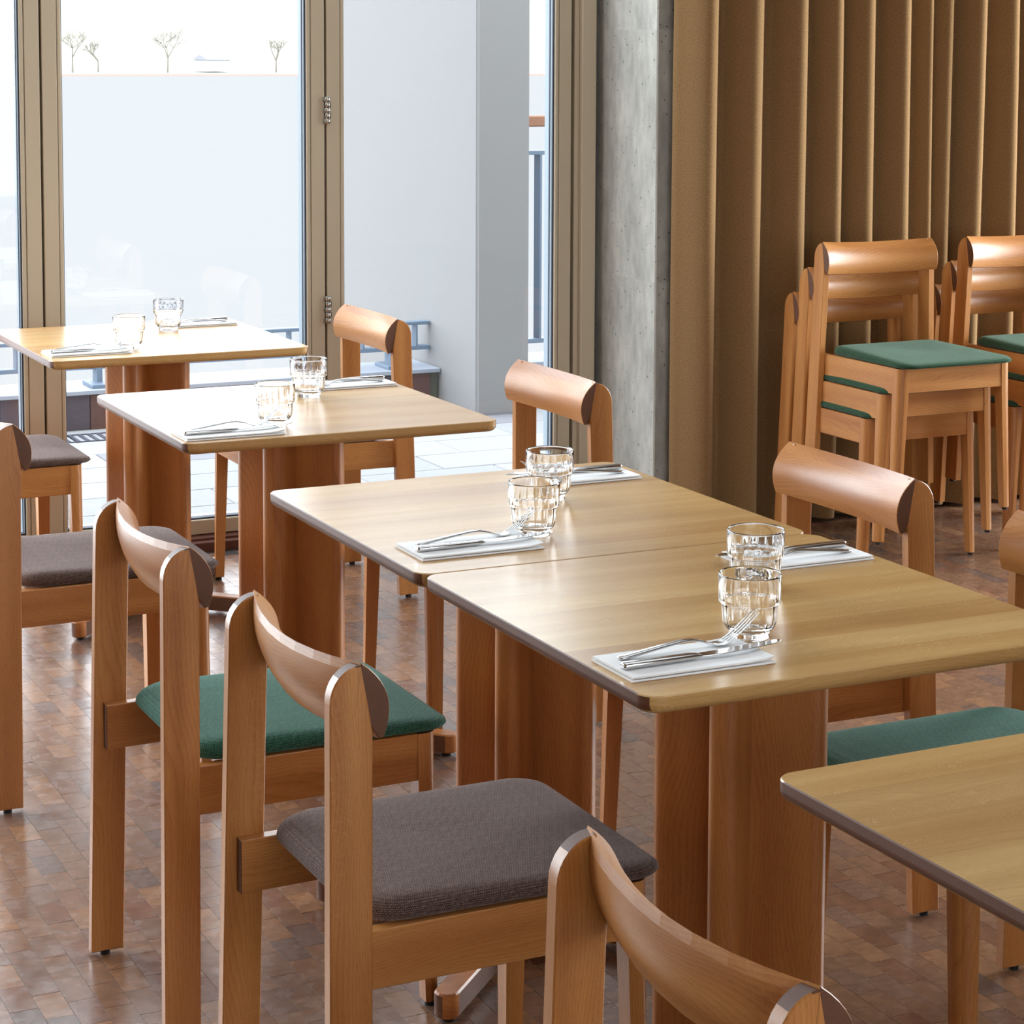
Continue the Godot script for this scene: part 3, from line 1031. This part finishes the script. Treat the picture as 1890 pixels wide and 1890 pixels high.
func make_outside() -> void:
	var te := structure("terrace", "pale paved terrace beyond the glass doors")
	simple_box("bed", Vector3(-6.0, -0.3, -8.95), Vector3(8.0, -0.006, -6.58), M.soil, te)
	var row := 0.27
	var length := 0.546
	for i in 8:
		var z1 := -6.58 - 0.17 - (i - 1) * row
		if i == 0:
			z1 = -6.585
		var z0 := -6.75 - i * row
		for k in range(-14, 9):
			var x0 := 3.216 + (k + (0.36 if i % 2 == 0 else 0.0)) * length
			if x0 > 6.0 or x0 < -5.5:
				continue
			var m: Material = [M.paver, M.paver_pale, M.paver, M.paver_damp][rng.randi_range(0, 3)] if i > 4 else [M.paver, M.paver_pale][rng.randi_range(0, 1)]
			simple_box("paver", Vector3(x0 + 0.002, -0.05, z0 + 0.002), Vector3(x0 + length - 0.002, rng.randf_range(-0.001, 0.001), z1 - 0.002), m, te, 0.003)
	# free-standing rendered wall
	var fin := structure("wall_terrace", "pale rendered wall standing on the terrace, seen through the right glass door")
	simple_box("wall", Vector3(3.806, -0.1, -10.1), Vector3(4.045, 2.75, -8.30), M.render_white, fin, 0.006)
	simple_box("groove_strip", Vector3(3.8035, -0.1, -8.47), Vector3(3.81, 2.75, -8.306), M.render_white, fin)
	simple_box("end_face", Vector3(3.812, -0.1, -8.31), Vector3(4.043, 2.75, -8.294), M.render_white, fin)
	simple_box("plinth", Vector3(3.80, -0.02, -8.40), Vector3(4.05, 0.012, -8.29), M.paver_damp, fin)
	# low wall with plank face and metal cap
	var lw := thing("low_wall", "low brown planked wall with a grey metal cap at the terrace edge", "wall", Vector3.ZERO)
	simple_box("core", Vector3(-5.8, -0.3, -8.93), Vector3(3.80, 0.14, -8.70), M.soil, lw)
	simple_box("cap", Vector3(-5.8, 0.138, -8.96), Vector3(3.80, 0.156, -8.665), M.cap_metal, lw, 0.002)
	var x := -1.0
	while x < 3.7:
		var w := rng.randf_range(0.10, 0.14)
		simple_box("plank", Vector3(x, -0.02, -8.70), Vector3(x + w - 0.004, 0.137, -8.678), [M.plank_brown, M.plank_slate, M.plank_brown, M.plank_tan, M.plank_slate][rng.randi_range(0, 4)], lw, 0.003)
		x += w
	var lw2 := thing("low_wall", "short low wall with metal cap under the tall railing, right of the rendered wall", "wall", Vector3.ZERO)
	simple_box("core", Vector3(4.045, -0.3, -8.93), Vector3(7.6, 0.14, -8.70), M.render_grey, lw2)
	simple_box("cap", Vector3(4.045, 0.138, -8.96), Vector3(7.6, 0.156, -8.665), M.cap_metal, lw2, 0.002)
	# railings
	var ra := thing("railing", "low blue-grey metal railing on the planked wall, seen below the farthest table", "railing", Vector3.ZERO)
	simple_box("bottom_rail", Vector3(-1.0, 0.225, -8.83), Vector3(3.80, 0.243, -8.78), M.rail_metal, ra, 0.002)
	simple_box("top_rail", Vector3(-1.0, 0.335, -8.83), Vector3(3.80, 0.350, -8.78), M.rail_metal, ra, 0.002)
	var bx := 2.2349 - 0.0835 * 36
	while bx < 3.75:
		simple_box("bar", Vector3(bx - 0.004, 0.243, -8.83), Vector3(bx + 0.004, 0.335, -8.78), M.rail_metal, ra)
		bx += 0.0835
	for px in [0.72, 2.3205, 3.62]:
		simple_box("post", Vector3(px - 0.012, 0.156, -8.84), Vector3(px + 0.012, 0.34, -8.77), M.rail_metal, ra, 0.002)
		simple_box("base_plate", Vector3(px - 0.05, 0.156, -8.86), Vector3(px + 0.05, 0.172, -8.70), M.rail_metal, ra, 0.002)
	var rb := thing("railing", "tall metal railing with a wooden handrail, right of the rendered terrace wall", "railing", Vector3.ZERO)
	simple_box("handrail", Vector3(4.06, 1.195, -8.86), Vector3(7.4, 1.245, -8.78), M.handrail_wood, rb, 0.006)
	simple_box("upper_rail", Vector3(4.06, 1.07, -8.85), Vector3(7.4, 1.088, -8.79), M.rail_metal, rb, 0.002)
	simple_box("bottom_rail", Vector3(4.06, 0.222, -8.85), Vector3(7.4, 0.242, -8.79), M.rail_metal, rb, 0.002)
	bx = 4.262
	while bx < 7.3:
		simple_box("bar", Vector3(bx - 0.005, 0.24, -8.85), Vector3(bx + 0.005, 1.072, -8.79), M.rail_metal, rb)
		bx += 0.0835
	for px in [4.10, 5.4, 6.7]:
		simple_box("post", Vector3(px - 0.015, 0.156, -8.86), Vector3(px + 0.015, 1.2, -8.78), M.rail_metal, rb, 0.002)
	# drain grate
	var gr := thing("drain_grate", "dark iron drain grate set in the terrace in front of the planked wall", "grate", Vector3.ZERO)
	simple_box("frame", Vector3(1.85, -0.02, -8.545), Vector3(3.0, 0.003, -8.535), M.grate_iron, gr)
	simple_box("frame", Vector3(1.85, -0.02, -8.385), Vector3(3.0, 0.003, -8.375), M.grate_iron, gr)
	for k in 30:
		simple_box("grate_bar", Vector3(1.86 + k * 0.038, -0.02, -8.536), Vector3(1.874 + k * 0.038, 0.004, -8.384), M.grate_iron, gr)
	# lake and far shore
	var la := structure("lake", "wide bright lake beyond the terrace")
	simple_box("water", Vector3(-900, -4.3, -452), Vector3(900, -4.0, -9.0), M.lake, la)
	var sh := structure("far_shore", "distant wooded hill across the lake")
	var hill := MB.new()
	var hn := noise(3, 0.004, 4)
	var rings := []
	for i in 26:
		var z := -455.0 - i * 22.0
		var pts := PackedVector3Array()
		for k in 61:
			var hx := -420.0 + k * 22.0
			var hh := -3.8 + 0.8 * minf(i, 2) + minf(maxf(0.0, i - 2.0) * 3.4, 27.0) + hn.get_noise_2d(hx, z) * 6.0 * minf(1.0, i / 5.0)
			pts.push_back(Vector3(hx, hh, z))
		pts.push_back(Vector3(900, -30, z))
		pts.push_back(Vector3(-420, -30, z))
		rings.push_back(pts)
	hill.sweep(rings, [1])
	part("hillside", hill.mesh(), sh, [M.hill_wood])
	simple_box("beach", Vector3(-420, -4.2, -458), Vector3(900, -3.5, -450), M.shore_grass, sh)
	# bare trees on the shore
	var spots := [[15.5, 8.0], [58.0, 9.0], [74.0, 7.5], [112.0, 8.5], [121.0, 10.0], [128.0, 7.5], [141.0, 9.5], [168.0, 8.0], [88.0, 6.5], [40.0, 7.5]]
	var told := ["bare tree at the far left of the opposite shore, cut by the door stile", "bare spreading tree on the far shore nearest the left door stile", "small bare tree on the far shore next to a white house", "bare tree on the far shore in the middle of the glass door", "tallest bare tree on the far shore, right of the middle", "small bare tree on the far shore beside the tallest one", "wide bare tree on the far shore near the right edge of the door", "bare tree on the far shore beyond the hinged door stile", "low bare tree on the far shore between two houses", "bare tree on the far shore seen behind the left door stile"]
	for k in spots.size():
		var t := thing("bare_tree", told[k], "tree", Vector3(spots[k][0] * 0.98, -3.4, -462.0 - (k % 3) * 5.0), k * 1.3, "bare trees along the far shore")
		var tb := MB.new()
		rng.seed = 100 + k
		grow(tb, Vector3(0, 0, 0), Vector3(0, 1, 0), spots[k][1] * 0.34, 0.24, 0)
		part("branches", tb.mesh(), t, [M.far_twigs])
	rng.seed = 77
	var houses := [[79.0, -3.2, -470.0, 6.5, 3.2, "white house with a flat roof on the far shore"], [93.0, -3.2, -473.0, 9.0, 2.4, "long pale boathouse on the far shore"], [62.0, -3.2, -475.0, 5.0, 2.6, "small pale house at the left of the far shore"], [128.0, 13.0, -560.0, 14.0, 4.0, "pale house high on the far hillside"], [152.0, -3.2, -474.0, 6.0, 2.6, "small white house at the right of the far shore"]]
	for hs in houses:
		var t := thing("far_house", hs[5], "house", Vector3(hs[0], hs[1], hs[2]), 0.3, "houses on the far shore")
		simple_box("wall", Vector3(-hs[3] / 2, 0, -2.5), Vector3(hs[3] / 2, hs[4], 2.5), M.far_wall, t)
		var rf := MB.new()
		var q := PackedVector2Array([Vector2(-3.0, hs[4]), Vector2(3.0, hs[4]), Vector2(0.0, hs[4] + 1.2)])
		plate(rf, q, [-1], hs[3] + 0.8, 0.02, func(v: Vector2, d: float): return Vector3(d - hs[3] / 2 - 0.4, v.y, v.x))
		part("roof", rf.mesh(), t, [M.far_roof])

func grow(mb: MB, at: Vector3, dir: Vector3, length: float, r: float, depth: int) -> void:
	var to := at + dir * length
	mb.tube([at, to], [r, r * 0.65], 3)
	if depth >= 5:
		return
	for k in (3 if depth < 4 else 2):
		var turn := Vector3(rng.randf_range(-1, 1), rng.randf_range(-0.15, 0.7), rng.randf_range(-1, 1)).normalized()
		grow(mb, to, (dir * 0.9 + turn * 0.95).normalized(), length * rng.randf_range(0.62, 0.8), r * 0.62, depth + 1)

func daylight(called: String, at: Vector3, size: Vector2, towards: Vector3, color: Color, energy: float) -> void:
	var l := AreaLight3D.new()
	l.name = called
	l.area_size = size
	l.light_color = color
	l.light_energy = energy
	l.area_range = 30.0
	l.shadow_enabled = true
	add_child(l)
	l.look_at_from_position(at, at + towards, Vector3.UP if absf(towards.y) < 0.9 else Vector3.RIGHT)

# ------------------------------------------------------------------ all of it
func _ready() -> void:
	rng.seed = 20240
	# camera: level building photograph, the lens looks slightly down and is shifted
	var yaw := 0.446
	var pitch := 0.0891
	var roll := 0.0036
	var fwd0 := Vector3(sin(yaw), 0, -cos(yaw))
	var right0 := Vector3(cos(yaw), 0, sin(yaw))
	var fwd := fwd0 * cos(pitch) - Vector3.UP * sin(pitch)
	var up1 := Vector3.UP * cos(pitch) + fwd0 * sin(pitch)
	var right := right0 * cos(roll) + up1 * sin(roll)
	var up := up1 * cos(roll) - right0 * sin(roll)
	var cam := Camera3D.new()
	cam.name = "camera"
	add_child(cam)
	cam.transform = Transform3D(Basis(right, up, -fwd), Vector3(0, H_EYE, 0))
	cam.projection = Camera3D.PROJECTION_FRUSTUM
	cam.near = 0.05
	cam.far = 2000.0
	cam.size = 2.0 * cam.near * 945.0 / FOCAL
	cam.frustum_offset = Vector2((945.0 - PRINCIPAL.x) / FOCAL, (PRINCIPAL.y - 945.0) / FOCAL) * cam.near
	# sky: bright overcast
	var env := Environment.new()
	var sm := ProceduralSkyMaterial.new()
	sm.sky_top_color = Color(0.93, 0.965, 1.0)
	sm.sky_horizon_color = Color(0.97, 0.985, 1.0)
	sm.ground_bottom_color = Color(0.60, 0.60, 0.58)
	sm.ground_horizon_color = Color(0.72, 0.73, 0.73)
	sm.sky_energy_multiplier = 1.0
	var sky := Sky.new()
	sky.sky_material = sm
	env.background_mode = Environment.BG_SKY
	env.sky = sky
	env.background_energy_multiplier = 5.0
	env.tonemap_mode = Environment.TONE_MAPPER_LINEAR
	env.tonemap_exposure = 1.12
	env.sdfgi_enabled = true
	env.ssao_enabled = true
	env.ssil_enabled = true
	var we := WorldEnvironment.new()
	we.name = "environment"
	we.environment = env
	add_child(we)
	# daylight of the glass front and right window, plus added roof and back fill
	daylight("daylight_front", Vector3(-0.85, 1.3, -6.34), Vector2(4.0, 2.3), Vector3(0, 0, 1), Color(0.90, 0.96, 1.0), 19.0)
	daylight("daylight_top", Vector3(0.2, 2.26, -6.30), Vector2(6.2, 0.74), Vector3(0, -0.35, 1), Color(0.90, 0.96, 1.0), 7.0)
	daylight("daylight_right", Vector3(6.93, 1.5, -4.75), Vector2(1.8, 2.2), Vector3(-1, 0, 0), Color(0.94, 0.98, 1.0), 26.0)
	daylight("added_roof_fill", Vector3(1.7, 2.87, -3.1), Vector2(3.4, 2.4), Vector3(0, -1, 0), Color(0.92, 0.97, 1.0), 2.3)  # added fill lamp from above, brightens table tops and seats
	daylight("added_back_fill", Vector3(1.2, 1.6, 3.05), Vector2(5.0, 2.2), Vector3(0, 0, -1), Color(0.97, 0.985, 1.0), 2.4)  # added fill lamp behind the camera, brightens the sides facing the room

	make_materials()
	make_floor(cam.transform)
	make_shell()
	make_outside()
	make_curtain()

	# tables
	table("square oak table farthest away, nearest the glass doors", Vector3(1.667, 0, -5.800), 0.0)
	table("square oak table standing alone, second from the glass doors", Vector3(1.6275, 0, -4.535), 0.0)
	table("farther of the two square oak tables pushed together", Vector3(1.622, 0, -3.3315), 0.0)
	table("nearer of the two square oak tables pushed together", Vector3(1.625, 0, -2.6325), 0.0)
	table("bare square oak table at the right, cut off by the picture edge", Vector3(1.614, 0, -1.636), 0.012)
	# chairs on the left side face +x, on the right side -x
	var left := "dining chairs along the left side of the tables"
	var rite := "dining chairs along the right side of the tables"
	chair("nearest oak chair, only its backrest and rear legs seen at the bottom edge", "brown_wool", "chair_oak_0", Vector3(0.958, 0, -1.622), 0.0, left)
	chair("oak chair with a brown seat shown whole, in front of the joined tables", "brown_wool", "chair_oak_0", Vector3(0.968, 0, -2.641), 0.0, left)
	chair("oak chair with a green seat at the left, behind the brown-seated one", "green_wool", "chair_oak_1", Vector3(0.966, 0, -3.335), 0.0, left)
	chair("oak chair with a greyish brown seat, cut by the left edge of the picture", "brown_wool", "chair_oak_1", Vector3(0.971, 0, -4.53), 0.0, left)
	chair("oak chair with a brown seat farthest left, against the door stile", "brown_wool", "chair_oak_0", Vector3(1.03, 0, -5.80), 0.0, left)
	chair("oak chair in front of the door hinges, at the farthest table", "brown_wool", "chair_oak_0", Vector3(2.325, 0, -5.81), PI, rite)
	chair("oak chair before the right end of the glass doors, beside the concrete column", "brown_wool", "chair_oak_2", Vector3(2.284, 0, -4.545), PI, rite)
	chair("oak chair in front of the stacked chairs, its backrest shining", "brown_wool", "chair_oak_1", Vector3(2.270, 0, -3.317), PI, rite)
	chair("green-seated oak chair at the right picture edge, seen between two tables", "green_wool", "chair_oak_2", Vector3(2.268, 0, -2.628), PI, rite)
	# stacks in front of the curtain
	for k in 3:
		chair(["bottom chair of the stack in front of the curtain", "middle chair of the left stack by the curtain", "top chair of the left stack, its green seat in full view"][k], "dark_green_wool", ["chair_oak_1", "chair_oak_0", "chair_oak_0"][k], Vector3(3.92 + 0.006 * k, 0.0835 * k, -5.745 + 0.072 * k), -PI / 2, "green-seated chairs in the left stack")
	for k in 3:
		chair(["bottom chair of the second stack at the right picture edge", "middle chair of the second stack, cut by the right picture edge", "top chair of the second stack, cut by the right picture edge"][k], "dark_green_wool", ["chair_oak_2", "chair_oak_0", "chair_oak_1"][k], Vector3(4.46 + 0.006 * k, 0.0835 * k, -5.745 + 0.072 * k), -PI / 2, "green-seated chairs in the right stack")

	# place settings and glasses
	setting("", 1.397, -2.405, 0.0, "white folded napkin at the front left of the nearer joined table", "steel knife on the napkin nearest the viewer", "steel fork on the napkin nearest the viewer, tines by a glass")
	setting("", 1.850, -2.836, PI, "white folded napkin at the right side of the nearer joined table", "knife on the right-hand napkin of the nearer joined table", "fork on the right-hand napkin of the nearer joined table")
	setting("", 1.417, -3.115, 0.0, "white folded napkin at the left side of the farther joined table", "knife on the left napkin of the farther joined table", "fork on the left napkin of the farther joined table")
	setting("", 1.835, -3.553, PI, "white folded napkin at the right side of the farther joined table", "knife on the right napkin of the farther joined table", "fork on the right napkin of the farther joined table")
	setting("", 1.395, -4.268, 0.0, "folded napkin at the left of the table standing alone", "knife on the left napkin of the table standing alone", "fork on the left napkin of the table standing alone")
	setting("", 1.857, -4.780, PI, "folded napkin at the right of the table standing alone, before a chair", "knife on the right napkin of the table standing alone", "fork on the right napkin of the table standing alone")
	setting("", 1.440, -5.572, 0.0, "folded napkin at the left of the farthest table", "knife on the left napkin of the farthest table", "fork on the left napkin of the farthest table")
	setting("", 1.880, -6.030, PI, "folded napkin at the back of the farthest table by the window", "knife on the back napkin of the farthest table", "fork on the back napkin of the farthest table")
	glass("nearest empty tumbler, on the nearer joined table", 1.540, -2.475, 0.1)
	glass("tumbler just behind the nearest one, by the right-hand napkin", 1.692, -2.705, 0.3)
	glass("front tumbler of the pair on the farther joined table", 1.553, -3.162, 0.2)
	glass("back tumbler of the pair on the farther joined table, before a chair leg", 1.703, -3.405, 0.5)
	glass("front tumbler on the table standing alone", 1.521, -4.335, 0.15)
	glass("back tumbler on the table standing alone, against the door stile", 1.716, -4.660, 0.4)
	glass("front tumbler on the farthest table, washed out by the window", 1.565, -5.612, 0.0)
	glass("back tumbler on the farthest table, washed out by the window", 1.770, -5.940, 0.25)
